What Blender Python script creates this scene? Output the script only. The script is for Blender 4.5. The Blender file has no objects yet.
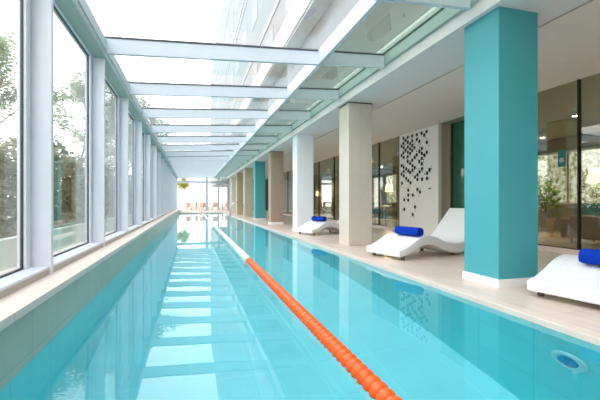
import bpy, bmesh, math, random
from mathutils import Vector, Matrix

random.seed(7)
S = bpy.context.scene
COL = S.collection
PI = math.pi

# ------------------------------------------------------------------ render look
S.view_settings.view_transform = 'Standard'
S.view_settings.look = 'None'
S.view_settings.gamma = 1.0
S.view_settings.use_curve_mapping = False
S.view_settings.exposure = 0.0
cy = S.cycles
cy.use_denoising = True
cy.max_bounces = 16
cy.diffuse_bounces = 7
cy.glossy_bounces = 8
cy.transmission_bounces = 10
cy.transparent_max_bounces = 40
cy.caustics_reflective = True
cy.caustics_refractive = True
cy.sample_clamp_indirect = 8.0
cy.blur_glossy = 0.3

# ------------------------------------------------------------------ materials
def lin(c):
    return tuple(((v / 12.92) if v <= 0.04045 else ((v + 0.055) / 1.055) ** 2.4) for v in c)

def rgb(r, g, b):
    return lin((r / 255, g / 255, b / 255)) + (1.0,)

def new_mat(name):
    m = bpy.data.materials.new(name)
    m.use_nodes = True
    nt = m.node_tree
    nt.nodes.clear()
    out = nt.nodes.new('ShaderNodeOutputMaterial')
    return m, nt, out

def N(nt, t, **kw):
    n = nt.nodes.new(t)
    for k, v in kw.items():
        if k in n.inputs.keys():
            n.inputs[k].default_value = v
        else:
            setattr(n, k, v)
    return n

def L(nt, a, b):
    nt.links.new(a, b)

def coords(nt, scale=(1, 1, 1)):
    tc = nt.nodes.new('ShaderNodeTexCoord')
    mp = nt.nodes.new('ShaderNodeMapping')
    mp.inputs['Scale'].default_value = scale
    L(nt, tc.outputs['Object'], mp.inputs['Vector'])
    return mp.outputs['Vector']

def plain(name, col, rough=0.5, metal=0.0, var=0.06, nscale=6.0, bump=0.0, bscale=60.0, spec=0.5, sheen=0.0, stretch=(1, 1, 1)):
    """painted or stone surface: base colour with a faint procedural mottling"""
    m, nt, out = new_mat(name)
    p = N(nt, 'ShaderNodeBsdfPrincipled')
    p.inputs['Roughness'].default_value = rough
    p.inputs['Metallic'].default_value = metal
    p.inputs['Specular IOR Level'].default_value = spec
    if sheen:
        p.inputs['Sheen Weight'].default_value = sheen
    v = coords(nt, stretch)
    nz = N(nt, 'ShaderNodeTexNoise')
    nz.inputs['Scale'].default_value = nscale
    nz.inputs['Detail'].default_value = 5
    L(nt, v, nz.inputs['Vector'])
    cr = N(nt, 'ShaderNodeValToRGB')
    a = tuple(max(0, c * (1 - var)) for c in col[:3]) + (1,)
    b = tuple(min(1, c * (1 + var)) for c in col[:3]) + (1,)
    cr.color_ramp.elements[0].color = a
    cr.color_ramp.elements[0].position = 0.3
    cr.color_ramp.elements[1].color = b
    cr.color_ramp.elements[1].position = 0.7
    L(nt, nz.outputs['Fac'], cr.inputs['Fac'])
    L(nt, cr.outputs['Color'], p.inputs['Base Color'])
    if bump:
        nb = N(nt, 'ShaderNodeTexNoise')
        nb.inputs['Scale'].default_value = bscale
        nb.inputs['Detail'].default_value = 3
        L(nt, v, nb.inputs['Vector'])
        bp = N(nt, 'ShaderNodeBump')
        bp.inputs['Strength'].default_value = bump
        bp.inputs['Distance'].default_value = 0.01
        L(nt, nb.outputs['Fac'], bp.inputs['Height'])
        L(nt, bp.outputs['Normal'], p.inputs['Normal'])
    L(nt, p.outputs[0], out.inputs['Surface'])
    return m

def tiled(name, col, grout, size=(0.6, 0.6), joint=0.006, rough=0.35, var=0.05, axes='xy', offset=0.0, nscale=3.0, bump=0.15, grain=None):
    """stone or ceramic tiles with thin joints; axes picks the plane of the tiling"""
    m, nt, out = new_mat(name)
    p = N(nt, 'ShaderNodeBsdfPrincipled')
    p.inputs['Roughness'].default_value = rough
    tc = nt.nodes.new('ShaderNodeTexCoord')
    sx = nt.nodes.new('ShaderNodeSeparateXYZ')
    cx = nt.nodes.new('ShaderNodeCombineXYZ')
    L(nt, tc.outputs['Object'], sx.inputs[0])
    d = {'x': 0, 'y': 1, 'z': 2}
    L(nt, sx.outputs[d[axes[0]]], cx.inputs[0])
    L(nt, sx.outputs[d[axes[1]]], cx.inputs[1])
    br = N(nt, 'ShaderNodeTexBrick')
    br.offset = offset
    br.squash = 1.0
    br.inputs['Scale'].default_value = 1.0
    br.inputs['Brick Width'].default_value = size[0]
    br.inputs['Row Height'].default_value = size[1]
    br.inputs['Mortar Size'].default_value = joint
    br.inputs['Mortar Smooth'].default_value = 0.2
    br.inputs['Color1'].default_value = tuple(c * (1 - var) for c in col[:3]) + (1,)
    br.inputs['Color2'].default_value = tuple(min(1, c * (1 + var)) for c in col[:3]) + (1,)
    br.inputs['Mortar'].default_value = grout
    L(nt, cx.outputs[0], br.inputs['Vector'])
    nz = N(nt, 'ShaderNodeTexNoise')
    nz.inputs['Scale'].default_value = nscale
    nz.inputs['Detail'].default_value = 6
    L(nt, coords(nt, grain) if grain else tc.outputs['Object'], nz.inputs['Vector'])
    mr = N(nt, 'ShaderNodeMapRange')
    mr.inputs['From Min'].default_value = 0.3 if grain else 0.0
    mr.inputs['From Max'].default_value = 0.7 if grain else 1.0
    mr.inputs['To Min'].default_value = 0.86 if grain else 0.93
    mr.inputs['To Max'].default_value = 1.08 if grain else 1.07
    L(nt, nz.outputs['Fac'], mr.inputs['Value'])
    mx = N(nt, 'ShaderNodeMix', data_type='RGBA', blend_type='MULTIPLY')
    mx.inputs[0].default_value = 1.0
    L(nt, br.outputs['Color'], mx.inputs[6])
    L(nt, mr.outputs[0], mx.inputs[7])
    L(nt, mx.outputs[2], p.inputs['Base Color'])
    bp = N(nt, 'ShaderNodeBump')
    bp.invert = True
    bp.inputs['Strength'].default_value = bump
    bp.inputs['Distance'].default_value = 0.003
    L(nt, br.outputs['Fac'], bp.inputs['Height'])
    L(nt, bp.outputs['Normal'], p.inputs['Normal'])
    L(nt, p.outputs[0], out.inputs['Surface'])
    return m

def glass(name, tint=(1, 1, 1, 1), refl=0.05, wavy=0.0, gain=0.95):
    """architectural sheet glass: see-through with a reflection that grows at grazing angles"""
    m, nt, out = new_mat(name)
    tr = N(nt, 'ShaderNodeBsdfTransparent')
    tr.inputs['Color'].default_value = tint
    gl = N(nt, 'ShaderNodeBsdfGlossy')
    gl.inputs['Roughness'].default_value = 0.0
    gl.inputs['Color'].default_value = (0.95, 0.97, 0.96, 1)
    lw = N(nt, 'ShaderNodeLayerWeight')
    lw.inputs['Blend'].default_value = 0.5
    pw = N(nt, 'ShaderNodeMath', operation='POWER')
    pw.inputs[1].default_value = 5.0
    L(nt, lw.outputs['Facing'], pw.inputs[0])
    ma = N(nt, 'ShaderNodeMath', operation='MULTIPLY_ADD')
    ma.inputs[1].default_value = gain - refl
    ma.inputs[2].default_value = refl
    L(nt, pw.outputs[0], ma.inputs[0])
    if wavy:
        nz = N(nt, 'ShaderNodeTexNoise')
        nz.inputs['Scale'].default_value = 1.2
        L(nt, coords(nt), nz.inputs['Vector'])
        bp = N(nt, 'ShaderNodeBump')
        bp.inputs['Strength'].default_value = wavy
        bp.inputs['Distance'].default_value = 0.02
        L(nt, nz.outputs['Fac'], bp.inputs['Height'])
        L(nt, bp.outputs['Normal'], gl.inputs['Normal'])
    mix = N(nt, 'ShaderNodeMixShader')
    L(nt, ma.outputs[0], mix.inputs[0])
    L(nt, tr.outputs[0], mix.inputs[1])
    L(nt, gl.outputs[0], mix.inputs[2])
    L(nt, mix.outputs[0], out.inputs['Surface'])
    return m

def glow_view(name, strength):  # emission with a mottled daylight and foliage view put into its colour
    m, nt, out = new_mat(name)
    e = N(nt, 'ShaderNodeEmission')
    nz = N(nt, 'ShaderNodeTexNoise')
    nz.inputs['Scale'].default_value = 7.0
    nz.inputs['Detail'].default_value = 8
    L(nt, coords(nt), nz.inputs['Vector'])
    cr = N(nt, 'ShaderNodeValToRGB')
    els = cr.color_ramp.elements
    els[0].position, els[0].color = 0.36, rgb(120, 122, 72)
    els[1].position, els[1].color = 0.58, rgb(255, 250, 240)
    k = els.new(0.46)
    k.color = rgb(206, 190, 150)
    L(nt, nz.outputs['Fac'], cr.inputs['Fac'])
    L(nt, cr.outputs['Color'], e.inputs['Color'])
    e.inputs['Strength'].default_value = strength
    L(nt, e.outputs[0], out.inputs['Surface'])
    return m

def emissive(name, col, strength):
    m, nt, out = new_mat(name)
    e = N(nt, 'ShaderNodeEmission')
    e.inputs['Color'].default_value = col
    e.inputs['Strength'].default_value = strength
    L(nt, e.outputs[0], out.inputs['Surface'])
    return m

def water_mat():
    m, nt, out = new_mat('pool_water')
    g = N(nt, 'ShaderNodeBsdfGlass')
    g.inputs['IOR'].default_value = 1.333
    g.inputs['Roughness'].default_value = 0.0
    g.inputs['Color'].default_value = (0.90, 0.995, 1.0, 1)
    v = coords(nt, (1.0, 0.6, 1.0))
    nz = N(nt, 'ShaderNodeTexNoise')
    nz.inputs['Scale'].default_value = 1.6
    nz.inputs['Detail'].default_value = 2
    L(nt, v, nz.inputs['Vector'])
    bp = N(nt, 'ShaderNodeBump')
    bp.inputs['Strength'].default_value = 0.06
    bp.inputs['Distance'].default_value = 0.02
    L(nt, nz.outputs['Fac'], bp.inputs['Height'])
    L(nt, bp.outputs['Normal'], g.inputs['Normal'])
    L(nt, g.outputs[0], out.inputs['Surface'])
    return m

def weave(name, col):
    m, nt, out = new_mat(name)
    p = N(nt, 'ShaderNodeBsdfPrincipled')
    p.inputs['Base Color'].default_value = col
    p.inputs['Roughness'].default_value = 0.55
    v = coords(nt)
    w1 = N(nt, 'ShaderNodeTexWave', wave_type='BANDS', bands_direction='X')
    w1.inputs['Scale'].default_value = 12
    w2 = N(nt, 'ShaderNodeTexWave', wave_type='BANDS', bands_direction='Y')
    w2.inputs['Scale'].default_value = 12
    L(nt, v, w1.inputs['Vector'])
    L(nt, v, w2.inputs['Vector'])
    mu = N(nt, 'ShaderNodeMath', operation='MULTIPLY')
    L(nt, w1.outputs['Fac'], mu.inputs[0])
    L(nt, w2.outputs['Fac'], mu.inputs[1])
    bp = N(nt, 'ShaderNodeBump')
    bp.inputs['Strength'].default_value = 0.6
    bp.inputs['Distance'].default_value = 0.01
    L(nt, mu.outputs[0], bp.inputs['Height'])
    L(nt, bp.outputs['Normal'], p.inputs['Normal'])
    L(nt, p.outputs[0], out.inputs['Surface'])
    return m

def leafy(name, c1, c2):
    m, nt, out = new_mat(name)
    d = N(nt, 'ShaderNodeBsdfDiffuse')
    t = N(nt, 'ShaderNodeBsdfTranslucent')
    nz = N(nt, 'ShaderNodeTexNoise')
    nz.inputs['Scale'].default_value = 2.5
    L(nt, coords(nt), nz.inputs['Vector'])
    cr = N(nt, 'ShaderNodeValToRGB')
    cr.color_ramp.elements[0].color = c1
    cr.color_ramp.elements[0].position = 0.35
    cr.color_ramp.elements[1].color = c2
    cr.color_ramp.elements[1].position = 0.65
    L(nt, nz.outputs['Fac'], cr.inputs['Fac'])
    L(nt, cr.outputs['Color'], d.inputs['Color'])
    L(nt, cr.outputs['Color'], t.inputs['Color'])
    mix = N(nt, 'ShaderNodeMixShader')
    mix.inputs[0].default_value = 0.45
    L(nt, d.outputs[0], mix.inputs[1])
    L(nt, t.outputs[0], mix.inputs[2])
    L(nt, mix.outputs[0], out.inputs['Surface'])
    return m

M = {}
M['frame'] = plain('frame_paint', rgb(230, 233, 241), 0.42, var=0.02)
M['beam'] = plain('beam_green_bounce', rgb(158, 180, 174), 0.45, var=0.02)  # green bounce light is put into this grey steel colour
M['roofsteel'] = plain('roof_steel_paint', rgb(198, 210, 216), 0.40, var=0.02)
M['endframe'] = plain('end_window_paint', rgb(176, 184, 192), 0.5, var=0.02)
M['gasket'] = plain('black_rubber', rgb(62, 66, 70), 0.6, var=0.03)
M['ledge'] = tiled('ledge_stone', rgb(234, 219, 208), rgb(212, 197, 186), (1.2, 1.2), 0.004, 0.45, 0.02)
M['upstand'] = plain('grey_sill_stone', rgb(198, 190, 180), 0.6, var=0.04)  # own grey of the stone upstand under the window frames
M['clad'] = tiled('green_grey_tile', rgb(182, 190, 172), rgb(158, 166, 150), (0.45, 0.6), 0.003, 0.4, 0.05, 'yz', nscale=7)
M['pooltile'] = tiled('pool_floor_tile', rgb(134, 227, 237), rgb(150, 234, 242), (0.6, 1.2), 0.006, 0.4, 0.02, 'xy', 0.0)
M['pooltile_side'] = tiled('pool_wall_tile', rgb(106, 222, 226), rgb(88, 200, 208), (0.6, 0.6), 0.005, 0.4, 0.02, 'yz', 0.0)
M['pooltile_end'] = tiled('pool_end_tile', rgb(110, 208, 226), rgb(84, 190, 208), (0.6, 0.6), 0.005, 0.4, 0.02, 'xz', 0.0)
M['deck'] = tiled('deck_stone_tile', rgb(216, 199, 186), rgb(192, 176, 162), (0.6, 1.2), 0.005, 0.3, 0.035, 'xy', 0.5, nscale=2.0, grain=(11.0, 0.9, 1.0))
M['coping'] = plain('coping_stone', rgb(222, 206, 192), 0.4, var=0.04, nscale=9)
M['indoor_floor'] = tiled('lounge_floor_tile', rgb(176, 152, 128), rgb(150, 128, 106), (0.8, 0.8), 0.004, 0.2, 0.04, 'xy', 0.0)
M['column_white'] = plain('white_column_paint', rgb(244, 246, 250), 0.55, var=0.01)
M['white'] = plain('white_paint', rgb(236, 236, 234), 0.6, var=0.015)
M['ceiling'] = plain('ceiling_paint', rgb(232, 224, 216), 0.7, var=0.02)
M['soffit'] = plain('soffit_paint', rgb(228, 224, 224), 0.7, var=0.02)
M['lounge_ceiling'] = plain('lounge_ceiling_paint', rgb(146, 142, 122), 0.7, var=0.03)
M['teal'] = plain('teal_paint', rgb(72, 166, 174), 0.5, var=0.025, nscale=2)
M['plinth'] = plain('white_plinth', rgb(240, 238, 234), 0.5, var=0.02)
M['travertine'] = tiled('travertine', rgb(214, 204, 190), rgb(198, 188, 174), (0.8, 0.75), 0.003, 0.5, 0.02, 'xz', 0.0, nscale=5)
M['beige'] = plain('beige_paint', rgb(198, 186, 164), 0.55, var=0.03)
M['tan'] = plain('tan_paint', rgb(186, 170, 138), 0.55, var=0.03)
M['taupe'] = plain('taupe_paint', rgb(172, 152, 134), 0.55, var=0.03)
M['cream'] = plain('cream_paint', rgb(222, 214, 200), 0.55, var=0.03)
M['dotwall'] = plain('partition_paint', rgb(234, 230, 222), 0.65, var=0.015)
M['black'] = plain('black_cutout', rgb(22, 20, 20), 0.7, var=0.05)
M['glass_side'] = glass('window_glass', (0.93, 0.96, 0.94, 1), 0.045)
M['glass_roof'] = glass('roof_glass', (0.97, 0.97, 0.975, 1), 0.025)
M['glass_tint'] = glass('tinted_roof_glass', (0.64, 0.70, 0.65, 1), 0.05)
M['glass_gal'] = glass('gallery_glass', (0.80, 0.85, 0.77, 1), 0.11)
M['glass_green'] = plain('green_lacquered_glass', rgb(42, 96, 74), 0.04, var=0.08, spec=0.7)
M['water'] = water_mat()
M['lounger'] = weave('white_woven_resin', rgb(236, 236, 237))
M['foot'] = plain('brown_foot', rgb(96, 78, 66), 0.5)
M['towel'] = plain('blue_terry', rgb(8, 58, 172), 0.95, var=0.12, nscale=40, bump=0.7, bscale=220, spec=0.15)
M['orange'] = plain('orange_float', rgb(255, 96, 18), 0.35, var=0.06, nscale=3)
M['float_white'] = plain('white_float', rgb(244, 240, 234), 0.4, var=0.02)
M['float_red'] = plain('red_float', rgb(238, 92, 62), 0.4, var=0.03)
M['cable'] = plain('steel_cable', rgb(190, 190, 190), 0.35, 0.9)
M['chrome'] = plain('polished_steel', rgb(200, 200, 198), 0.16, 1.0, var=0.02)
M['lightring'] = plain('pool_light_ring', rgb(170, 232, 236), 0.35, var=0.02)
M['lens'] = plain('pool_light_lens', rgb(24, 150, 196), 0.15, var=0.1, nscale=14)
M['brown_dark'] = plain('dark_brown_panel', rgb(128, 118, 98), 0.6, var=0.08)
M['brown_mid'] = plain('brown_panel', rgb(128, 110, 94), 0.6, var=0.06)
M['sofa'] = plain('brown_upholstery', rgb(134, 106, 82), 0.85, var=0.07, nscale=20, bump=0.2, bscale=150)
M['wood'] = plain('dark_wood', rgb(92, 62, 42), 0.45, var=0.2, nscale=8, stretch=(1, 8, 1))
M['teal_fabric'] = plain('teal_fabric', rgb(22, 110, 112), 0.85, var=0.06)
M['curtain'] = plain('orange_curtain', rgb(232, 158, 84), 0.8, var=0.08)
M['shade'] = emissive('lit_lamp_shade', (1.0, 0.72, 0.38, 1), 4.0)
M['bulb'] = emissive('lit_bulb', (1.0, 0.85, 0.62, 1), 14.0)
M['sign'] = plain('teal_sign', rgb(14, 110, 104), 0.5, var=0.03)
M['jamb'] = plain('grey_brown_panel', rgb(178, 168, 158), 0.6, var=0.03)
M['mull'] = plain('dark_bronze', rgb(52, 46, 38), 0.4, 0.3, var=0.04)
M['bark'] = plain('grey_bark', rgb(140, 128, 116), 0.9, var=0.15, nscale=9, bump=0.4, bscale=30)
M['leaf_light'] = leafy('feathery_leaves', rgb(152, 164, 122), rgb(198, 202, 168))
M['leaf_hedge'] = leafy('hedge_leaves', rgb(146, 144, 116), rgb(190, 184, 156))
M['leaf_yellow'] = leafy('yellow_leaves', rgb(170, 180, 50), rgb(222, 214, 96))
M['leaf_plant'] = leafy('indoor_leaves', rgb(60, 110, 30), rgb(150, 176, 60))
M['ground'] = tiled('outdoor_paving', rgb(206, 202, 194), rgb(182, 178, 170), (0.6, 0.6), 0.006, 0.8, 0.04)
M['outwall'] = plain('outdoor_wall', rgb(226, 222, 214), 0.8, var=0.03)
M['bldg'] = plain('building_render', rgb(130, 136, 136), 0.8, var=0.02)
M['bldg_slab'] = plain('balcony_render', rgb(186, 188, 187), 0.8, var=0.02)
M['bldg_soffit'] = plain('balcony_soffit', rgb(196, 200, 196), 0.8, var=0.03)
M['bldg_win'] = plain('building_window', rgb(118, 125, 125), 0.5, var=0.05)
M['terracotta'] = plain('terracotta_plastic', rgb(200, 156, 142), 0.6, var=0.08)
M['terrapot'] = plain('clay_pot', rgb(150, 128, 110), 0.7, var=0.08)

# ------------------------------------------------------------------ geometry helpers
class MB:
    def __init__(self):
        self.bm = bmesh.new()

    def box(self, x0, x1, y0, y1, z0, z1):
        p = [(x0, y0, z0), (x1, y0, z0), (x1, y1, z0), (x0, y1, z0), (x0, y0, z1), (x1, y0, z1), (x1, y1, z1), (x0, y1, z1)]
        return self.hexa(p)

    def hexa(self, p):
        v = [self.bm.verts.new(q) for q in p]
        for f in ((0, 3, 2, 1), (4, 5, 6, 7), (0, 1, 5, 4), (1, 2, 6, 5), (2, 3, 7, 6), (3, 0, 4, 7)):
            self.bm.faces.new([v[i] for i in f])
        return self

    def tube(self, pts, r, n=10, cap=True):
        pts = [Vector(p) for p in pts]
        rs = r if isinstance(r, (list, tuple)) else [r] * len(pts)
        rings = []
        ref = None
        for i, p in enumerate(pts):
            t = (pts[min(i + 1, len(pts) - 1)] - pts[max(i - 1, 0)]).normalized()
            if ref is None:
                ref = Vector((0, 0, 1)) if abs(t.z) < 0.9 else Vector((1, 0, 0))
            a = t.cross(ref)
            if a.length < 1e-4:
                a = t.cross(Vector((0, 1, 0)))
            a.normalize()
            b = t.cross(a).normalized()
            ref = -t.cross(a).normalized() if False else a.cross(t).normalized()
            rings.append([self.bm.verts.new(p + (a * math.cos(2 * PI * k / n) + b * math.sin(2 * PI * k / n)) * rs[i]) for k in range(n)])
        for i in range(len(rings) - 1):
            for k in range(n):
                self.bm.faces.new((rings[i][k], rings[i][(k + 1) % n], rings[i + 1][(k + 1) % n], rings[i + 1][k]))
        if cap:
            self.bm.faces.new(list(reversed(rings[0])))
            self.bm.faces.new(rings[-1])
        return self

    def lathe(self, prof, axis='z', n=24, c=(0, 0, 0)):
        """prof = [(radius, height)] revolved about an axis through c"""
        c = Vector(c)
        rings = []
        for r, h in prof:
            ring = []
            for k in range(n):
                a = 2 * PI * k / n
                u, w = r * math.cos(a), r * math.sin(a)
                q = {'z': (u, w, h), 'y': (w, h, u), 'x': (h, u, w)}[axis]
                ring.append(self.bm.verts.new(c + Vector(q)))
            rings.append(ring)
        for i in range(len(rings) - 1):
            for k in range(n):
                self.bm.faces.new((rings[i][k], rings[i][(k + 1) % n], rings[i + 1][(k + 1) % n], rings[i + 1][k]))
        self.bm.faces.new(list(reversed(rings[0])))
        self.bm.faces.new(rings[-1])
        return self

    def build(self, name, mat, parent=None, smooth=False, bevel=0.0, seg=2, loc=None):
        bm = self.bm
        bmesh.ops.recalc_face_normals(bm, faces=bm.faces[:])
        if bevel:
            es = [e for e in bm.edges if len(e.link_faces) == 2 and e.calc_face_angle(0) > 0.5]
            bmesh.ops.bevel(bm, geom=es, offset=bevel, segments=seg, affect='EDGES', profile=0.5)
        me = bpy.data.meshes.new(name)
        bm.to_mesh(me)
        bm.free()
        if smooth:
            for p in me.polygons:
                p.use_smooth = True
        for mm in (mat if isinstance(mat, list) else [mat]):
            me.materials.append(M[mm] if isinstance(mm, str) else mm)
        o = bpy.data.objects.new(name, me)
        COL.objects.link(o)
        if parent is not None:
            o.parent = parent
        if loc is not None:
            o.location = loc
        return o

def tag(o, label=None, cat=None, group=None, kind=None):
    if label:
        o['label'] = label
    if cat:
        o['category'] = cat
    if group:
        o['group'] = group
    if kind:
        o['kind'] = kind
    return o

def thing(name, label, cat, loc=(0, 0, 0), rz=0.0, group=None, kind=None):
    o = bpy.data.objects.new(name, None)
    COL.objects.link(o)
    o.empty_display_size = 0.2
    o.location = loc
    o.rotation_euler = (0, 0, rz)
    return tag(o, label, cat, group, kind)

def copy_tree(o, parent=None):
    c = o.copy()
    COL.objects.link(c)
    c.parent = parent
    for ch in list(o.children):
        copy_tree(ch, c)
    return c

def sbox(name, mat, x0, x1, y0, y1, z0, z1, label=None, cat=None, bevel=0.0, parent=None, group=None):
    o = MB().box(x0, x1, y0, y1, z0, z1).build(name, mat, parent, bevel=bevel)
    if parent is None:
        tag(o, label, cat, group, 'structure')
    return o

# ------------------------------------------------------------------ key dimensions (metres, z = 0 at the deck)
WZ = -0.045                   # water level
PX0, PX1 = -0.935, 2.625      # pool sides
PY0, PY1 = 0.55, 33.2         # pool ends
PB = -1.665                   # pool bottom
YB, YE = -3.0, 34.5           # hall ends
GX = 6.336                    # gallery glass line
IX = 11.6                     # back of the lounge behind the glass
CEIL = 3.0

# ------------------------------------------------------------------ shell
sbox('floor', 'deck', PX1 + 0.10, GX + 0.10, YB, YE, -0.20, 0.0, 'pale beige stone tile deck running beside the pool under the columns', 'floor')
sbox('floor', 'indoor_floor', GX + 0.10, IX, YB, YE, -0.20, 0.0, 'brownish tiled floor of the lounge behind the glass', 'floor')
sbox('floor', 'deck', -1.45, PX1 + 0.10, YB, PY0, -0.20, 0.0, 'beige tiled deck at the near end of the pool', 'floor')
sbox('floor', 'deck', -1.45, PX1 + 0.10, PY1, YE, -0.20, 0.0, 'beige tiled deck under the far end windows', 'floor')
sbox('trim_1', 'coping', PX1 - 0.012, PX1 + 0.10, PY0, PY1, -0.06, 0.004, 'pale stone coping along the column side of the pool', 'coping', 0.006)
sbox('pool_floor', 'pooltile', PX0, PX1, PY0, PY1, PB - 0.1, PB, 'turquoise tiled bottom of the pool', 'pool floor')
tag(bpy.data.objects['pool_floor'], kind='structure')
sbox('pool_wall_right', 'pooltile_side', PX1, PX1 + 0.10, PY0 - 0.1, PY1 + 0.1, PB - 0.1, -0.06, 'turquoise tiled pool side wall below the deck edge', 'pool wall')
sbox('pool_wall_left', 'pooltile_side', PX0 - 0.10, PX0, PY0 - 0.1, PY1 + 0.1, PB - 0.1, WZ - 0.03, 'turquoise tiled pool side wall under the window ledge', 'pool wall')
sbox('pool_wall_near', 'pooltile_end', PX0, PX1, PY0 - 0.1, PY0, PB - 0.1, 0.0, 'turquoise tiled end wall at the near end of the pool', 'pool wall')
sbox('pool_wall_far', 'pooltile_end', PX0, PX1, PY1, PY1 + 0.1, PB - 0.1, -0.02, 'turquoise tiled end wall at the far end of the pool', 'pool wall')
wb = MB()
v = [wb.bm.verts.new(p) for p in ((PX0, PY0, WZ), (PX1, PY0, WZ), (PX1, PY1, WZ), (PX0, PY1, WZ))]
wb.bm.faces.new(v)
tag(wb.build('pool_water', 'water'), 'calm turquoise water filling the long lap pool', 'water', kind='structure')

# left wall below the windows
sbox('wall_left', 'clad', -1.45, PX0, YB, YE, WZ - 0.03, 0.262, 'grey green tiled wall band between the water and the window ledge', 'wall')
sbox('trim_2', 'ledge', -1.13, PX0 + 0.018, YB, YE, 0.262, 0.314, 'cream stone ledge running under the row of tall windows', 'ledge', 0.004)
sbox('trim_3', 'upstand', -1.45, -1.13, YB, YE, 0.262, 0.359, 'grey brown stone strip at the foot of the window frames', 'sill')

# tall windows on the left: one per 2 m bay
FIN0 = 3.6
ks = list(range(-3, 16))
PXL = -1.285
for n, k in enumerate(ks):
    y0 = FIN0 + 2 * (k - 1)
    y1 = FIN0 + 2 * k          # the fin that closes this bay stands at y1
    if y1 < YB + 0.3:
        continue
    y0 = max(y0, YB)
    name = 'window_%d' % (n + 1)
    w = thing(name, 'tall fixed window with pale grey frame above the pool ledge', 'window', (0, 0, 0), group='tall windows above the pool ledge', kind='structure')
    w.location = (PXL, y1, 0.36)
    h = 2.83 - 0.36
    ly0 = y0 - y1 + 0.05
    MB().box(-0.02, 0.172, 0.0, 0.05, -0.046, h).build('fin', 'frame', w, bevel=0.004)
    MB().box(-0.04, 0.160, ly0, 0.0, 0, 0.02).build('bottom_rail', 'frame', w, bevel=0.003)
    MB().box(-0.04, 0.035, ly0, 0.0, h - 0.014, h).build('top_rail', 'frame', w)
    MB().box(-0.035, 0.030, -0.105, -0.022, 0.02, h - 0.014).build('jamb', 'frame', w, bevel=0.003)
    MB().box(-0.035, 0.030, ly0, ly0 + 0.05, 0.02, h - 0.014).build('jamb', 'frame', w, bevel=0.003)
    g = MB()
    a0, a1 = ly0 + 0.05, -0.105
    zz0, zz1 = 0.02, h - 0.014
    g.box(-0.03, 0.012, -0.022, 0.0, zz0, zz1)
    g.box(-0.012, 0.010, a1 - 0.006, a1, zz0, zz1)
    g.box(-0.012, 0.010, a0, a0 + 0.008, zz0, zz1)
    g.box(-0.012, 0.012, a0, a1, zz0, zz0 + 0.012)
    g.box(-0.012, 0.012, a0, a1, zz1 - 0.010, zz1)
    g.build('gasket', 'gasket', w)
    MB().box(-0.008, 0.004, a0, a1, zz0, zz1).build('pane', 'glass_side', w)

# eaves beam above the windows
eb = thing('trim_4', 'pale grey green steel eaves beam running above the tall windows', 'beam', (-1.2, 0, 2.83), kind='structure')
MB().box(-0.14, 0.114, YB, YE, 0.0, 0.085).build('lower_beam', 'beam', eb, bevel=0.004)
MB().box(-0.14, 0.098, YB, YE, 0.085, 0.105).build('groove', 'gasket', eb)
MB().box(-0.14, 0.114, YB, YE, 0.105, 0.255).build('upper_beam', 'roofsteel', eb, bevel=0.004)

# glass roof
RX0, RX1, RX2 = -1.086, 1.90, 3.04
def rz_bot(x):
    return 2.90 + (x - RX0) * (0.152 / (1.93 - RX0))
RD = 0.205
ry = [FIN0 + 2 * k for k in range(-3, 16)]
for k, y in enumerate(ry):
    for (a, b, lab, grp) in ((RX0 - 0.1, RX1, 'pale steel roof rafter crossing from the windows to the long purlin', 'long roof rafters'),
                             (RX1 + 0.06, RX2, 'short steel roof rafter between the purlin and the gallery edge', 'short roof rafters')):
        r = thing('roof_rafter_beam', lab, 'rafter', (a, y, rz_bot(a)), group=grp, kind='structure')
        dz = rz_bot(b) - rz_bot(a)
        ln = b - a
        MB().hexa([(0, 0, 0), (ln, 0, dz), (ln, 0.06, dz), (0, 0.06, 0), (0, 0, RD), (ln, 0, RD + dz), (ln, 0.06, RD + dz), (0, 0.06, RD)]).build('web', 'roofsteel', r, bevel=0.003)
        MB().hexa([(0, -0.012, RD), (ln, -0.012, RD + dz), (ln, 0.072, RD + dz), (0, 0.072, RD),
                   (0, -0.012, RD + 0.022), (ln, -0.012, RD + 0.022 + dz), (ln, 0.072, RD + 0.022 + dz), (0, 0.072, RD + 0.022)]).build('glazing_strip', 'gasket', r)
        y2 = y + 2.0 if k + 1 < len(ry) else YE
        p = MB().hexa([(a, y + 0.06, rz_bot(a) + RD + 0.005), (b, y + 0.06, rz_bot(b) + RD + 0.005), (b, y2, rz_bot(b) + RD + 0.005), (a, y2, rz_bot(a) + RD + 0.005),
                       (a, y + 0.06, rz_bot(a) + RD + 0.017), (b, y + 0.06, rz_bot(b) + RD + 0.017), (b, y2, rz_bot(b) + RD + 0.017), (a, y2, rz_bot(a) + RD + 0.017)]).build('roof_glass_pane', 'glass_roof' if a < 0 else 'glass_tint')
        tag(p, 'sloping clear roof glass between the long rafters' if a < 0 else 'green tinted roof glass between the short rafters', 'roof glass', 'roof glass over the pool' if a < 0 else 'roof glass over the gallery edge', 'structure')
sbox('trim_5', 'roofsteel', RX1, RX1 + 0.06, YB, YE, rz_bot(RX1), rz_bot(RX1) + RD + 0.02, 'long pale steel purlin running under the glass roof along the pool', 'purlin', 0.003)
sbox('trim_6', 'beam', RX2, RX2 + 0.08, YB, YE, 3.162, 3.42, 'grey green gutter beam along the gallery edge of the glass roof', 'beam', 0.003)
sbox('trim_7', 'gasket', RX2 - 0.012, RX2, YB, YE, 3.335, 3.355, 'dark gasket line where the roof glass meets the gutter beam', 'gasket')
sbox('ceiling', 'soffit', 3.085, 3.975, YB, YE, CEIL, CEIL + 0.16, 'pale ceiling strip over the row of columns', 'ceiling')
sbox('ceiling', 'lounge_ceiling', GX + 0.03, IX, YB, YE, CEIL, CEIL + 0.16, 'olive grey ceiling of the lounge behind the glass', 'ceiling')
sbox('ceiling', 'ceiling', 4.01, GX + 0.03, YB, YE, CEIL, CEIL + 0.16, 'off white ceiling between the joint line and the glass wall', 'ceiling')
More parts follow.
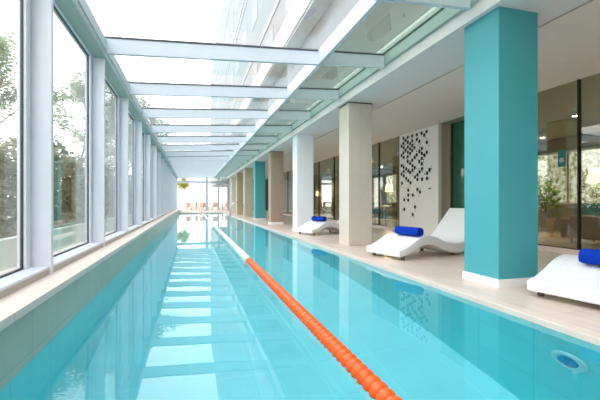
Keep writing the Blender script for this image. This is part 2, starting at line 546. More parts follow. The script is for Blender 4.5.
sbox('trim_8', 'black', 3.95, 4.03, YB, YE, CEIL + 0.05, CEIL + 0.07, 'dark joint line running along the gallery ceiling', 'ceiling joint')

# near wall behind the viewer, and the end wall
sbox('wall_near', 'white', -1.45, IX, YB - 0.15, YB, -0.2, 3.5, 'white wall closing the near end of the hall', 'wall')
EW = YE
ew = thing('window_30', 'bright white framed windows at the far end of the pool', 'window', (0, EW, 0), kind='structure')
UX = lambda u: None
def at_plane_y(u, y, f=380.0, th=math.atan(109 / 380)):
    r = (u - 300) / f
    return y * (math.sin(th) + r * math.cos(th)) / (math.cos(th) - r * math.sin(th))
def at_plane_x(u, x, f=380.0, th=math.atan(109 / 380)):
    r = (u - 300) / f
    return x * (math.cos(th) - r * math.sin(th)) / (math.sin(th) + r * math.cos(th))
def z_at(v, x, y, f=380.0, th=math.atan(109 / 380)):
    zc = x * math.sin(th) + y * math.cos(th)
    return 0.912 - (v - 202) * zc / f
xs = [-1.30, at_plane_y(206.8, EW), at_plane_y(218.7, EW), 3.25]
ZT = z_at(182.2, 1, EW)
MB().box(-1.45, IX, 0, 0.15, -0.2, 0.16).build('sill', 'white', ew)
MB().box(-1.45, 3.3, -0.02, 0.12, ZT - 0.09, ZT + 0.11).build('transom', 'endframe', ew)
for x, hw in ((xs[0] + 0.08, 0.1), (xs[1], 0.12), (xs[2], 0.085), (xs[3] - 0.05, 0.1)):
    MB().box(x - hw, x + hw, -0.03, 0.12, 0.16, 3.2).build('mullion', 'endframe', ew)
MB().box(-1.45, IX, 0, 0.15, 3.0, 3.6).build('head', 'frame', ew)
MB().box(-1.30, 3.3, 0.05, 0.062, 0.16, 3.0).build('pane', 'glass_side', ew)
sbox('wall_far', 'white', 3.3, 5.2, EW, EW + 0.15, 0.16, 3.0, 'white wall at the far end behind the last column', 'wall')
sbox('wall_far', 'brown_mid', 5.2, IX, EW, EW + 0.15, 0.16, 3.0, 'brown wall at the far end of the lounge', 'wall')

# ------------------------------------------------------------------ columns
CW, CX = 0.53, 3.15
cols = [
    ('teal', True, 'large bright teal square column on white plinth, nearest in the row'),
    ('travertine', False, 'beige stone clad square column between the two nearer loungers'),
    ('column_white', True, 'plain white square column with the farthest lounger before it'),
    ('taupe', True, 'taupe brown square column just beyond the white column'),
    ('teal', True, 'smaller teal square column beyond the taupe one'),
    ('beige', False, 'beige square column next beyond the smaller teal column'),
    ('tan', False, 'tan square column behind the curved steel pool handrail'),
    ('cream', False, 'cream square column, last of the row at the far windows'),
]
for i, (mt, plinth, lab) in enumerate(cols):
    y = 3.306 + 4.0 * i
    c = thing('column', lab, 'column', (CX + CW / 2, y + CW / 2, 0), group=None, kind='thing')
    hw = CW / 2
    MB().box(-hw, hw, -hw, hw, 0.0, CEIL).build('shaft', mt, c, bevel=0.004)
    if plinth:
        g = 0.015
        mb = MB()
        mb.box(-hw - g, hw + g, -hw - g, -hw, 0, 0.085)
        mb.box(-hw - g, hw + g, hw, hw + g, 0, 0.085)
        mb.box(-hw - g, -hw, -hw, hw, 0, 0.085)
        mb.box(hw, hw + g, -hw, hw, 0, 0.085)
        mb.build('plinth', 'plinth', c)
    if mt in ('travertine', 'taupe'):
        mb = MB()
        g = 0.006
        mb.box(-hw - g, hw + g, -hw - g, hw + g, CEIL - 0.025, CEIL - 0.004)
        mb.build('top_joint', 'gasket', c)

# ------------------------------------------------------------------ gallery glass wall
mull = [-2.9, 0.54, 2.72, 4.90, 7.05]
bays = [(mull[i], mull[i + 1]) for i in range(len(mull) - 1)]
my = [10.69, 12.05, 14.22, 16.40, 18.58, 20.76, 22.94, 25.12, 27.30, 29.48, 31.66, 34.4]
bays += [(my[i], my[i + 1]) for i in range(len(my) - 1)]
for n, (a, b) in enumerate(bays):
    w = thing('window_%d' % (40 + n), 'floor to ceiling glass panel between the deck and the lounge', 'window', (GX, a, 0), group='glass panels of the lounge wall', kind='structure')
    ln = b - a
    MB().box(-0.012, 0.06, -0.0, 0.022, 0.1, CEIL).build('mullion', 'mull', w)
    MB().box(-0.03, 0.08, 0.0, ln, 0.0, 0.095).build('sill', 'coping', w)
    MB().box(0.0, 0.05, 0.0, ln, 0.095, 0.112).build('track', 'mull', w)
    MB().box(0.012, 0.024, 0.022, ln, 0.112, CEIL).build('pane', 'glass_gal', w)

# partition with the dot pattern
pw = thing('wall_partition', 'off white partition with black dot pattern between the glass panels', 'wall', (GX, 8.72, 0), kind='structure')
MB().box(0.0, 0.10, 0.0, 10.69 - 8.72, 0, CEIL).build('panel', 'dotwall', pw)
MB().box(0.10, 0.36, 0.01, 0.2, 0, CEIL).build('door_jamb', 'jamb', pw)
DA = [(60,148),(95,138),(130,128),(167,118),(205,105),(245,93),(226,122),(78,162),(60,187),(95,177),(130,167),(167,155),(187,172),(247,178),(45,210),(113,190),(130,205),(62,222),(95,217),(78,240),(148,222),(113,230),(130,245),(95,257),(60,262),(207,228),(187,252),(207,267),(247,258),(228,284),(167,278),(113,268),(45,285),(62,300),(95,292),(150,298),(207,308),(130,322),(95,330),(187,332),(113,346),(207,350),(270,397)]
DB = [(38,5),(52,15),(110,5),(125,18),(68,27),(110,35),(52,43),(82,40),(38,60),(95,50),(158,45),(174,25),(224,35),(207,55),(143,65),(52,72),(127,80),(68,90),(143,97),(174,95),(207,90),(82,105),(97,118),(40,122),(143,163),(82,168),(160,180),(82,200),(112,200),(55,232),(82,234),(127,280),(55,295),(112,330)]
dots = [(396 + a / 8, 120 + b / 8) for a, b in DA] + [(396 + a / 6.667, 165 + b / 6.667) for a, b in DB]
mb = MB()
def dot(yy, zz, r, n=14):
    t = 0.004
    mb.lathe([(r, 0.0), (r, -t)], 'x', n, (0, yy, zz))
for (u, v_) in dots:
    yy = at_plane_x(u, GX)
    zz = z_at(v_, GX, yy)
    dot(yy - 8.72, zz, 0.056)
    for q in range(2):
        a = random.uniform(0, 2 * PI)
        d = random.uniform(0.095, 0.13)
        y2, z2 = yy - 8.72 + d * math.cos(a), zz + d * math.sin(a)
        if 0.05 < y2 < 1.93 and 0.3 < z2 < 2.93:
            dot(y2, z2, random.uniform(0.010, 0.02), 8)
mb.build('dot_pattern', 'black', pw)
yy = at_plane_x(430, GX)
sw = thing('wall_switch', 'small grey switch plate on the dotted partition', 'switch', (GX, yy, z_at(188.5, GX, yy)))
MB().box(-0.012, 0, -0.07, 0.07, -0.02, 0.02).build('plate', 'beam', sw)
MB().box(-0.018, -0.012, -0.05, -0.005, -0.012, 0.012).build('rocker', 'gasket', sw)
MB().box(-0.018, -0.012, 0.005, 0.05, -0.012, 0.012).build('rocker', 'gasket', sw)

# green glass door leaf beside the partition
dr = thing('door_1', 'dark green glass door beside the dotted partition', 'door', (GX + 0.36, 7.05, 0), kind='structure')
MB().box(0, 0.02, 0.03, 1.55, 0.02, CEIL).build('leaf', 'glass_green', dr)
MB().box(-0.02, 0.05, 0.0, 0.03, 0, CEIL).build('frame', 'mull', dr)
MB().box(-0.02, 0.05, 1.55, 1.61, 0, CEIL).build('frame', 'mull', dr)
sbox('trim_9', 'coping', GX - 0.03, GX + 0.36, 7.05, 8.72, 0.0, 0.095, 'pale stone threshold under the green glass door', 'threshold')

# teal sign on the glass
yy = at_plane_x(562, GX)
sg = thing('wall_sign', 'small teal sign with a pale ring emblem on the glass', 'sign', (GX - 0.001, yy, z_at(158.5, GX, yy)))
MB().box(-0.006, 0.0, -0.075, 0.075, -0.15, 0.15).build('plate', 'sign', sg)
mb = MB()
mb.tube([(-0.008, 0.036 * math.cos(2 * PI * k / 20), -0.03 + 0.036 * math.sin(2 * PI * k / 20)) for k in range(21)], 0.004, 6)
mb.tube([(-0.008, 0.0, -0.012), (-0.008, 0.0, -0.048)], 0.004, 6)
mb.tube([(-0.008, -0.018, -0.03), (-0.008, 0.018, -0.03)], 0.004, 6)
mb.build('emblem', 'float_white', sg)

# ------------------------------------------------------------------ loungers
TOP = [(0, .158), (.12, .188), (.25, .245), (.43, .335), (.60, .368), (.78, .338), (.98, .258), (1.20, .215), (1.38, .222), (1.55, .315), (1.75, .52), (2.02, .80)]
BOT = [(0, .058), (.12, .072), (.25, .115), (.43, .19), (.60, .220), (.78, .19), (.98, .108), (1.20, .05), (1.38, .048), (1.55, .135), (1.77, .37), (2.05, .70)]
def spline(pts, n):
    out = []
    P = [pts[0]] + pts + [pts[-1]]
    for i in range(1, len(P) - 2):
        for k in range(n):
            t = k / n
            q = []
            for d in (0, 1):
                a, b, c, e = P[i - 1][d], P[i][d], P[i + 1][d], P[i + 2][d]
                q.append(0.5 * (2 * b + (c - a) * t + (2 * a - 5 * b + 4 * c - e) * t * t + (3 * b - a - 3 * c + e) * t ** 3))
            out.append(tuple(q))
    out.append(pts[-1])
    return out
def make_lounger(label, loc, rz):
    t = thing('sun_lounger', label, 'lounger', loc, rz, group='white wave loungers on the deck')
    T, B = [(a * 1.04, b) for a, b in spline(TOP, 5)], [(a * 1.04, b) for a, b in spline(BOT, 5)]
    w = 0.40
    mb = MB()
    bm = mb.bm
    rows = []
    for (s, z), (s2, z2) in zip(T, B):
        rows.append([bm.verts.new((s, -w, z)), bm.verts.new((s, w, z)), bm.verts.new((s2, w, z2)), bm.verts.new((s2, -w, z2))])
    for i in range(len(rows) - 1):
        a, b = rows[i], rows[i + 1]
        for k in range(4):
            bm.faces.new((a[k], a[(k + 1) % 4], b[(k + 1) % 4], b[k]))
    bm.faces.new(rows[0])
    bm.faces.new(list(reversed(rows[-1])))
    bmesh.ops.recalc_face_normals(bm, faces=bm.faces[:])
    es = [e for e in bm.edges if len(e.link_faces) == 2 and e.calc_face_angle(0) > 0.7]
    bmesh.ops.bevel(bm, geom=es, offset=0.014, segments=3, affect='EDGES', profile=0.5)
    o = mb.build('shell', 'lounger', t, smooth=True)
    for s in (-1, 1):
        for x0, zt in ((0.13, 0.09), (1.27, 0.056)):
            MB().lathe([(0.026, 0.0), (0.03, 0.006), (0.03, zt)], 'z', 16, (x0, s * (w - 0.06), 0)).build('foot', 'foot', t, smooth=False)
    return t
LO = [
    ('white wave lounger by the large teal column, foot end jutting over the near deck', (3.20, 2.54, 0), 11),
    ('white wave lounger between the beige stone column and the large teal column', (2.985, 5.58, 0), 13),
    ('small looking white wave lounger in front of the white column', (3.01, 10.15, 0), 20),
]
def make_towel(label, loc, rz):
    o = bpy.data.objects.new('rolled_towel', None)
    COL.objects.link(o)
    tag(o, label, 'towel', 'blue rolled towels on the loungers')
    o.location = loc
    o.rotation_euler = (0, 0, rz)
    # a spiral of cloth, extruded along its axis
    mb = MB()
    bm = mb.bm
    turns, n = 3.6, 110
    inner, outer = [], []
    for i in range(n + 1):
        a = 2 * PI * turns * i / n
        r = 0.014 + (0.082 - 0.014) * i / n
        th = 0.0152
        outer.append((r * math.cos(a), r * math.sin(a)))
        inner.append(((r - th) * math.cos(a), (r - th) * math.sin(a)))
    HL = 0.26
    st = []
    for yv in (-HL, -HL + 0.012, 0, HL - 0.012, HL):
        k = 0.965 if abs(yv) == HL else 1.0
        st.append(([bm.verts.new((p[0] * k, yv, p[1] * k)) for p in outer], [bm.verts.new((p[0] * k, yv, p[1] * k)) for p in inner]))
    for j in range(len(st) - 1):
        for i in range(n):
            bm.faces.new((st[j][0][i], st[j][0][i + 1], st[j + 1][0][i + 1], st[j + 1][0][i]))
            bm.faces.new((st[j][1][i + 1], st[j][1][i], st[j + 1][1][i], st[j + 1][1][i + 1]))
        bm.faces.new((st[j][0][n], st[j][1][n], st[j + 1][1][n], st[j + 1][0][n]))
        bm.faces.new((st[j][1][0], st[j][0][0], st[j + 1][0][0], st[j + 1][1][0]))
    for j in (0, -1):
        for i in range(n):
            bm.faces.new((st[j][0][i], st[j][1][i], st[j][1][i + 1], st[j][0][i + 1]))
    mb.build('roll', 'towel', o, smooth=False)
    mb = MB()
    mb.lathe([(0.0005, -HL + 0.004), (0.014, -HL + 0.004), (0.014, HL - 0.004), (0.0005, HL - 0.004)], 'y', 12)
    mb.build('core', 'towel', o)
    return o
TL = ['bright blue rolled towel on the near lounger beside the large teal column',
      'bright blue rolled towel on the lounger between the stone and teal columns',
      'bright blue rolled towel on the lounger in front of the white column']
TS = [(0.40, -0.15), (0.49, -0.11), (0.52, -0.05)]
for i, (lab, loc, ang) in enumerate(LO):
    make_lounger(lab, loc, math.radians(ang))
    s, q = TS[i]
    a = math.radians(ang)
    zt = None
    for (p0, p1) in zip(TOP, TOP[1:]):
        if p0[0] <= s <= p1[0]:
            zt = p0[1] + (p1[1] - p0[1]) * (s - p0[0]) / (p1[0] - p0[0])
    make_towel(TL[i], (loc[0] + s * math.cos(a) - q * math.sin(a), loc[1] + s * math.sin(a) + q * math.cos(a), zt + 0.078), a)

# ------------------------------------------------------------------ lane rope
RXX = 0.898
rope = thing('lane_rope', 'floating lane rope of orange then white discs down the middle of the pool', 'lane rope', (RXX, PY0, WZ + 0.012))
MB().tube([(0, 0.0, 0), (0, PY1 - PY0, 0)], 0.006, 8).build('cable', 'cable', rope)
PT = 0.0735
def float_bm():
    mb = MB()
    r = 0.053
    mb.lathe([(0.016, 0.0), (0.030, 0.0), (0.040, 0.006), (0.0475, 0.016), (r, 0.028), (r, 0.040), (0.0475, 0.052), (0.040, 0.063), (0.030, 0.0705), (0.016, 0.0705)], 'y', 20)
    return mb
f_or = float_bm().build('disc', 'orange', rope, smooth=True, loc=(0, 0.02, 0))
f_wh = float_bm().build('disc', 'float_white', rope, smooth=True, loc=(0, 0.02, 0))
NOR = int((6.20 - PY0 - 0.02) / PT)
ntot = int((PY1 - PY0 - 0.5) / PT)
for i in range(NOR):
    o = f_or if i == 0 else f_or.copy()
    if i:
        COL.objects.link(o)
    o.location = (0, 0.02 + i * PT, 0)
for i in range(22):
    o = f_wh if i == 0 else f_wh.copy()
    if i:
        COL.objects.link(o)
    o.location = (0, 0.02 + (NOR + i) * PT, 0)
tail = MB()
r = 0.051
prof = []
for i in range(NOR + 22, ntot):
    h = 0.02 + i * PT
    prof += [(0.03, h), (r, h + 0.014), (r, h + 0.052), (0.03, h + 0.07)]
tail.lathe(prof, 'y', 12)
tag(tail.build('disc', 'float_white', rope, smooth=True), 'row of white discs running on to the far end', kind='stuff')
MB().lathe([(0.02, PY1 - PY0 - 0.50), (0.085, PY1 - PY0 - 0.44), (0.10, PY1 - PY0 - 0.28), (0.06, PY1 - PY0 - 0.1), (0.02, PY1 - PY0 - 0.02)], 'y', 16, (0, 0, 0.03)).build('end_float', 'float_red', rope, smooth=True)

# ------------------------------------------------------------------ pool light and handrails
pl = thing('pool_light', 'round underwater pool light with pale ring and blue lens in the side wall', 'pool light', (PX1, 2.10, -0.60))
mb = MB()
prof = [(0.078, 0.0), (0.078, -0.016), (0.088, -0.022), (0.118, -0.018), (0.138, -0.008), (0.142, 0.0)]
mb.lathe([(0.142, 0.004), (0.142, -0.006), (0.132, -0.016), (0.112, -0.022), (0.090, -0.022), (0.082, -0.014)], 'x', 40)
mb.build('ring', 'lightring', pl, smooth=True)
MB().lathe([(0.078, -0.0135), (0.076, -0.024), (0.05, -0.029), (0.002, -0.031)], 'x', 32).build('lens', 'lens', pl, smooth=True)
for a in (70, 190, 310):
    MB().lathe([(0.007, -0.020), (0.006, -0.026)], 'x', 10, (0, 0.105 * math.cos(math.radians(a)), 0.105 * math.sin(math.radians(a)))).build('screw', 'cable', pl)

lad = thing('pool_ladder', 'curved polished steel pool ladder handrails by the tan column', 'pool ladder', (PX1, 26.3, 0))
for s in (-0.25, 0.25):
    pts = []
    for k in range(13):
        a = PI - k * PI / 12
        pts.append((0.42 + 0.42 * math.cos(a), s, 0.48 + 0.42 * math.sin(a)))
    pts = [(-0.06, s, -1.0), (-0.06, s, -0.1), (-0.03, s, 0.3)] + pts + [(0.84, s, 0.2), (0.84, s, 0.0)]
    MB().tube(pts, 0.024, 10).build('handrail', 'chrome', lad, smooth=True)
    MB().lathe([(0.05, 0.0), (0.05, 0.012), (0.026, 0.02)], 'z', 16, (0.84, s, 0)).build('flange', 'chrome', lad)
for z in (-0.35, -0.62, -0.9):
    MB().box(-0.1, -0.03, -0.25, 0.25, z - 0.02, z + 0.01).build('step', 'chrome', lad, bevel=0.004)

# ------------------------------------------------------------------ lounge behind the glass
sbox('wall_back', 'brown_dark', IX, IX + 0.15, YB, YE, 0, CEIL, 'dark brown back wall of the lounge', 'wall')
so = thing('sofa', 'long brown upholstered sofa seen from behind through the lounge glass', 'sofa', (8.05, 5.30, 0))
MB().box(0.0, 0.22, -1.15, 1.15, 0.12, 0.62).build('backrest', 'sofa', so, bevel=0.03, seg=3)
for k in (-1, 1):
    MB().box(0.22, 0.85, k * 0.51 - 0.49, k * 0.51 + 0.49, 0.16, 0.42).build('seat_cushion', 'sofa', so, bevel=0.04, seg=3)
    MB().box(0.0, 0.85, k * 1.26 - 0.11, k * 1.26 + 0.11, 0.12, 0.55).build('arm', 'sofa', so, bevel=0.03, seg=3)
    for x in (0.08, 0.75):
        MB().lathe([(0.02, 0), (0.028, 0.125)], 'z', 12, (x, k * 1.15, 0)).build('leg', 'wood', so)

def floor_lamp(x, y, lab):
    t = thing('floor_lamp', lab, 'lamp', (x, y, 0))
    MB().lathe([(0.15, 0), (0.15, 0.02), (0.02, 0.035)], 'z', 24).build('base', 'wood', t)
    MB().tube([(0, 0, 0.03), (0, 0, 1.5)], 0.014, 8).build('pole', 'cable', t)
    mb = MB()
    mb.lathe([(0.20, 1.42), (0.15, 1.80), (0.145, 1.80), (0.195, 1.42)], 'z', 24)
    mb.build('lamp_shade', 'shade', t)
    li = bpy.data.lights.new('bulb', 'POINT')
    li.energy = 90
    li.color = (1.0, 0.74, 0.45)
    li.shadow_soft_size = 0.12
    lo = bpy.data.objects.new('bulb', li)
    COL.objects.link(lo)
    lo.parent = t
    lo.location = (0, 0, 1.35)
def at_depth(u, x):
    return at_plane_x(u, x)
floor_lamp(9.5, at_depth(389, 9.5), 'glowing floor lamp seen through the glass beside the dotted partition')
floor_lamp(10.0, at_depth(318, 10.0), 'glowing floor lamp seen between the white and stone columns')
floor_lamp(10.2, at_depth(596, 10.2), 'glowing floor lamp seen through the glass over the near sofa')

def curtain(x, y, w, h, lab):
    t = thing('curtain', lab, 'curtain', (x, y, 0))
    mb = MB()
    bm = mb.bm
    n = 40
    lo_, hi_, lo2, hi2 = [], [], [], []
    for i in range(n + 1):
        yy_ = -w / 2 + w * i / n
        xx_ = 0.05 * math.sin(i * 1.25)
        for lst, dx, z in ((lo_, 0, 0.04), (hi_, 0, h), (lo2, 0.012, 0.04), (hi2, 0.012, h)):
            lst.append(bm.verts.new((xx_ + dx, yy_, z)))
    for i in range(n):
        bm.faces.new((lo_[i], lo_[i + 1], hi_[i + 1], hi_[i]))
        bm.faces.new((lo2[i + 1], lo2[i], hi2[i], hi2[i + 1]))
        bm.faces.new((hi_[i], hi_[i + 1], hi2[i + 1], hi2[i]))
        bm.faces.new((lo_[i + 1], lo_[i], lo2[i], lo2[i + 1]))
    bm.faces.new((lo_[0], hi_[0], hi2[0], lo2[0]))
    bm.faces.new((lo_[n], lo2[n], hi2[n], hi_[n]))
    mb.build('cloth', 'curtain', t, smooth=True)
    MB().tube([(0, -w / 2 - 0.1, h + 0.03), (0, w / 2 + 0.1, h + 0.03)], 0.015, 8).build('rail', 'wood', t)
curtain(11.3, at_depth(376, 11.3), 1.3, 2.5, 'orange curtain seen through the glass left of the dotted partition')
curtain(11.3, at_depth(319, 11.3), 1.6, 2.5, 'orange curtain seen between the white and stone columns')

# back windows added to the lounge; their panes emit the daylight
for n, (u, wd) in enumerate(((596, 1.6), (392, 1.1), (331, 2.2), (548, 1.4))):
    y = at_depth(u, IX)
    w = thing('window_%d' % (60 + n), 'added glowing window in the back wall of the lounge, ' + ('over the sofa', 'beside the dotted partition', 'between the white and stone columns', 'just beyond the large teal column')[n], 'window', (IX - 0.02, y, 0.9), kind='structure')
    MB().box(-0.03, 0.02, -wd / 2 - 0.06, -wd / 2, -0.06, 1.66).build('jamb', 'cream', w)
    MB().box(-0.03, 0.02, wd / 2, wd / 2 + 0.06, -0.06, 1.66).build('jamb', 'cream', w)
    MB().box(-0.03, 0.02, -wd / 2, wd / 2, 1.6, 1.66).build('head', 'cream', w)
    MB().box(-0.03, 0.02, -wd / 2, wd / 2, -0.06, 0.0).build('sill', 'cream', w)
    MB().box(-0.01, 0.012, -wd / 2, wd / 2, 0, 1.6).build('glow_pane', glow_view('emissive_pane', 0.95), w)

n_down = 0
for yy in (1.5, 4.0, 6.5, 9.0, 11.5, 14.0, 16.5, 19.0, 22.5, 26.0):  # downlights added to fill the dim gallery with light
    for xx in (8.3, 10.2):
        t = thing('fill_downlight', 'added white cylinder downlight under the lounge ceiling, brightening the gallery', 'fill light', (xx, yy, CEIL), group='added fill lights in the lounge ceiling')
        MB().lathe([(0.062, -0.02), (0.066, -0.16), (0.075, -0.16), (0.075, 0.0), (0.01, 0.0), (0.01, -0.02)], 'z', 24).build('housing', 'white', t)
        MB().lathe([(0.045, -0.0205), (0.045, -0.026), (0.02, -0.03)], 'z', 20).build('lens', 'bulb', t)
        li = bpy.data.lights.new('bulb', 'AREA')
        li.shape = 'DISK'
        li.size = 0.08
        li.energy = 72
        li.color = (1.0, 0.90, 0.78)
        lo = bpy.data.objects.new('bulb', li)
        COL.objects.link(lo)
        lo.parent = t
        lo.location = (0, 0, -0.035)

def cafe_chair(x, y, rz, mat, lab):
    t = thing('lounge_chair', lab, 'chair', (x, y, 0), rz)
    MB().box(-0.28, 0.28, -0.28, 0.28, 0.34, 0.46).build('seat', mat, t, bevel=0.03, seg=3)
    MB().box(-0.28, -0.18, -0.28, 0.28, 0.46, 0.88).build('backrest', mat, t, bevel=0.03, seg=3)
    for a in (-1, 1):
        MB().box(-0.2, 0.24, a * 0.29 - 0.03, a * 0.29 + 0.03, 0.46, 0.62).build('arm', mat, t, bevel=0.02)
        for b in (-1, 1):
            MB().tube([(a * 0.25, b * 0.25, 0.0), (a * 0.22, b * 0.22, 0.36)], 0.018, 8).build('leg', 'wood', t)
cafe_chair(8.3, at_depth(375, 8.3), 0.4, 'teal_fabric', 'teal armchair seen through the glass beside the stone column')
cafe_chair(8.7, at_depth(391, 8.7), 2.6, 'sofa', 'brown armchair seen through the glass left of the dotted partition')
cafe_chair(9.6, at_depth(592, 9.6), 0.2, 'teal_fabric', 'teal armchair standing beyond the brown sofa')
cafe_chair(8.6, at_depth(322, 8.6), 1.0, 'sofa', 'brown armchair seen between the white and stone columns')
def table(x, y, lab):
    t = thing('round_table', lab, 'table', (x, y, 0))
    MB().lathe([(0.38, 0.69), (0.40, 0.70), (0.40, 0.725), (0.38, 0.73)], 'z', 32).build('tabletop', 'float_white', t)
    MB().tube([(0, 0, 0.02), (0, 0, 0.70)], 0.03, 12).build('pedestal', 'cable', t)
    MB().lathe([(0.24, 0), (0.24, 0.015), (0.04, 0.03)], 'z', 24).build('base', 'cable', t)
table(9.0, at_depth(600, 9.0) - 0.75, 'round white table beside the teal armchair beyond the sofa')
table(9.6, at_depth(384, 9.6), 'round white table behind the glass by the dotted partition')

def leaf_quads(mb, pts, size, flat=0.4):
    bm = mb.bm
    for p in pts:
        a = random.uniform(0, 2 * PI)
        d = Vector((math.cos(a), math.sin(a), random.uniform(-flat, flat))).normalized()
        s = d.cross(Vector((random.uniform(-.6, .6), random.uniform(-.6, .6), 1))).normalized()
        k = size * random.uniform(0.6, 1.3)
        p = Vector(p)
        q = [p, p + d * k * 0.5 + s * k * 0.22, p + d * k, p + d * k * 0.5 - s * k * 0.22]
        bm.faces.new([bm.verts.new(x) for x in q])

def potted(x, y, h, lab):
    t = thing('potted_plant', lab, 'plant', (x, y, 0))
    MB().lathe([(0.16, 0), (0.22, 0.36), (0.24, 0.36), (0.24, 0.42), (0.20, 0.42), (0.19, 0.37)], 'z', 24).build('pot', 'terrapot', t)
    mb = MB()
    pts = []
    for i in range(9):
        a = i * 2.4
        tip = Vector((0.28 * math.cos(a), 0.28 * math.sin(a), h * random.uniform(0.7, 1)))
        mb.tube([(0, 0, 0.36), tip * 0.5 + Vector((0, 0, 0.2)), tip], [0.014, 0.01, 0.005], 6)
        for k in range(26):
            f = random.uniform(0.35, 1.05)
            pts.append(Vector((tip.x * f, tip.y * f, 0.36 + (tip.z - 0.36) * f)) + Vector((random.gauss(0, .09), random.gauss(0, .09), random.gauss(0, .07))))
    mb.build('stems', 'bark', t)
    mb = MB()
    leaf_quads(mb, pts, 0.2, 0.9)
    mb.build('leaves', 'leaf_plant', t)
potted(8.4, at_depth(336, 8.4), 1.5, 'leafy green plant in clay pot seen between the white and stone columns')
potted(10.4, at_depth(546, 10.4), 1.6, 'leafy green plant in clay pot seen beyond the large teal column')

# ------------------------------------------------------------------ outside
sbox('ground', 'ground', -60, -1.45, -30, 80, -0.3, -0.12, 'pale paving outside the window wall', 'ground')
sbox('ground', 'ground', -1.45, 40, YE + 0.15, 80, -0.3, -0.02, 'pale paving outside the far end windows', 'ground')
pwall = sbox('planter_wall', 'outwall', -2.55, -2.40, -8, 44, -0.12, 0.40, 'low white garden wall just outside the tall windows', 'garden wall')
pwall['kind'] = 'thing'
hb = MB()
pts = []
for i in range(36000):
    y = random.uniform(-4, 30)
    h = 2.1 + 0.25 * math.sin(y * 1.3) + 0.2 * math.sin(y * 3.1 + 1)
    z = 0.05 + (h - 0.05) * random.random()
    pts.append((-3.0 - min(0.8, abs(random.gauss(0, 0.28))), y, z))
leaf_quads(hb, pts, 0.21, 0.9)
tag(hb.build('garden_hedge', 'leaf_hedge'), 'speckled olive hedge outside behind the low garden wall', 'hedge', kind='thing')

def tree(x, y, h, spread, nleaf, mat, lab, seed, lsize=0.11):
    rnd = random.Random(seed)
    t = thing('garden_tree', lab, 'tree', (x, y, -0.12), group='trees outside the window wall')
    mb = MB()
    tips = []
    def branch(p, d, ln, r, depth):
        pts = [p]
        q = p.copy()
        dd = d.copy()
        for i in range(3):
            dd = (dd + Vector((rnd.uniform(-.25, .25), rnd.uniform(-.25, .25), rnd.uniform(-.05, .2)))).normalized()
            q = q + dd * ln / 3
            pts.append(q.copy())
        mb.tube(pts, [r, r * .85, r * .7, r * .55], 6, cap=False)
        if depth == 0:
            tips.append((pts[1], pts[-1]))
            return
        if depth <= 2:
            tips.append((pts[2], pts[-1]))
        for k in range(3 if depth > 1 else 3):
            a = rnd.uniform(0, 2 * PI)
            nd = (dd * 0.75 + Vector((math.cos(a) * spread, math.sin(a) * spread, rnd.uniform(-0.15, 0.45)))).normalized()
            branch(pts[rnd.choice((2, 3, 3))].copy(), nd, ln * 0.72, r * 0.52, depth - 1)
    branch(Vector((0, 0, 0)), Vector((rnd.uniform(-.1, .1), rnd.uniform(-.1, .1), 1)), h * 0.36, h * 0.016, 4)
    mb.build('trunk', 'bark', t, smooth=True)
    lb = MB()
    st = random.getstate()
    random.seed(seed)
    pts = []
    for i in range(nleaf):
        a, b = rnd.choice(tips)
        f = rnd.uniform(0, 1.15)
        pts.append(a.lerp(b, f) + Vector((rnd.gauss(0, .16), rnd.gauss(0, .16), rnd.gauss(0, .08))))
    leaf_quads(lb, pts, lsize, 0.35)
    random.setstate(st)
    lb.build('foliage', mat, t)
tree(-4.6, 11.2, 5.6, 0.8, 14000, 'leaf_light', 'feathery tree outside the nearest window at the photo edge', 3, 0.13)
tree(-4.7, 16.4, 7.0, 0.85, 19000, 'leaf_light', 'feathery tree outside the second tall window', 11, 0.14)
tree(-4.7, 23.5, 7.0, 0.8, 9000, 'leaf_light', 'feathery tree outside the third tall window', 21, 0.14)
tree(-5.2, 33.0, 7.5, 0.8, 7000, 'leaf_light', 'feathery tree outside the farther tall windows', 31, 0.16)
tree(-4.8, 4.2, 5.2, 0.8, 6000, 'leaf_light', 'feathery tree outside beside the viewer, mirrored in the lounge glass', 41, 0.13)
tree(-0.75, 46, 4.2, 0.7, 4000, 'leaf_yellow', 'yellow green tree outside the far end windows', 51, 0.22)

def terrace_chair(x, y, rz, lab):
    t = thing('terrace_chair', lab, 'chair', (x, y, -0.02), rz, group='terracotta chairs on the far terrace')
    MB().box(-0.25, 0.25, -0.25, 0.25, 0.42, 0.48).build('seat', 'terracotta', t, bevel=0.01)
    MB().box(-0.25, -0.20, -0.25, 0.25, 0.48, 0.92).build('backrest', 'terracotta', t, bevel=0.01)
    for a in (-1, 1):
        for b in (-1, 1):
            MB().box(a * 0.22 - 0.025, a * 0.22 + 0.025, b * 0.22 - 0.025, b * 0.22 + 0.025, 0, 0.42).build('leg', 'terracotta', t)
for i in range(9):
    u = 184 + i * 5.2
    yv = 38.0 + (i % 3) * 0.7
    terrace_chair(at_plane_y(u, yv), yv, i * 1.3, 'terracotta coloured chair on the sunny terrace beyond the far windows')
rail = sbox('terrace_wall', 'outwall', -2.2, 12, 42.0, 42.2, -0.12, 0.3, 'low white wall at the back of the far terrace', 'garden wall')
rail['kind'] = 'thing'

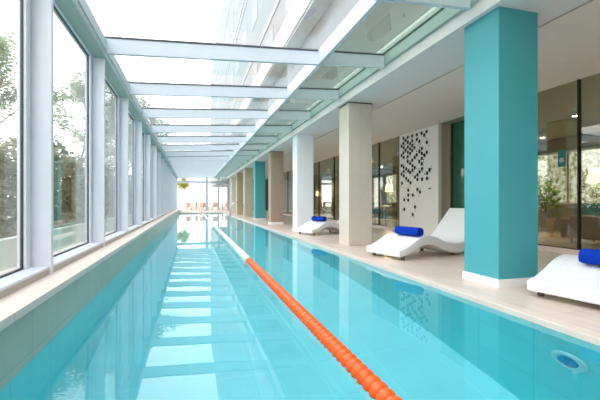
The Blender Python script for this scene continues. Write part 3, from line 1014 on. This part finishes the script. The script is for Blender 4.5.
# the building that rises over the gallery
bd = thing('hotel_building', 'tall pale building with balcony bands seen through the glass roof', 'building', (3.4, 0, 3.5))
MB().box(0, 10, -8, 70, 0.0, 20.4).build('wall', 'bldg', bd)
MB().box(-0.45, 0.0, -8, 70, 2.45, 2.62).build('balcony_floor', 'bldg_soffit', bd)
MB().box(-0.50, -0.38, -8, 70, 2.5, 3.25).build('balcony_parapet', 'bldg_slab', bd)
for z0 in (5.4, 10.0, 10.7, 15.2):
    MB().box(-0.05, 0.0, -8, 70, z0, z0 + 0.12).build('cornice', 'bldg_slab', bd)
for z0 in (3.6, 7.2, 12.0, 16.6):
    for y in range(-4, 40, 4):
        MB().box(-0.02, 0.05, y, y + 1.8, z0, z0 + 1.4).build('window', 'bldg_win', bd)
sbox('roof_slab', 'soffit', 3.09, IX + 0.2, YB, YE + 0.2, CEIL + 0.16, CEIL + 0.5, 'flat roof above the gallery', 'roof')

# ------------------------------------------------------------------ light: bright overcast sky
w = bpy.data.worlds.new('sky')
S.world = w
w.use_nodes = True
nt = w.node_tree
bg = nt.nodes['Background']
tc = nt.nodes.new('ShaderNodeTexCoord')
sp = nt.nodes.new('ShaderNodeSeparateXYZ')
cr = nt.nodes.new('ShaderNodeValToRGB')
L(nt, tc.outputs['Generated'], sp.inputs[0])
L(nt, sp.outputs[2], cr.inputs['Fac'])
cr.color_ramp.elements[0].color = (1.0, 0.96, 0.96, 1)
cr.color_ramp.elements[1].color = (0.975, 0.965, 1.04, 1)
L(nt, cr.outputs['Color'], bg.inputs['Color'])
bg.inputs['Strength'].default_value = 4.3

# ------------------------------------------------------------------ camera
cam = bpy.data.cameras.new('camera')
cam.sensor_width = 36.0
cam.lens = 380.0 / 600.0 * 36.0
cam.shift_y = 2.0 / 600.0
cam.clip_start = 0.02
cam.clip_end = 300
co = bpy.data.objects.new('camera', cam)
COL.objects.link(co)
co.location = (0, 0, 0.912)
co.rotation_euler = (PI / 2, 0, -math.atan(109 / 380))
S.camera = co
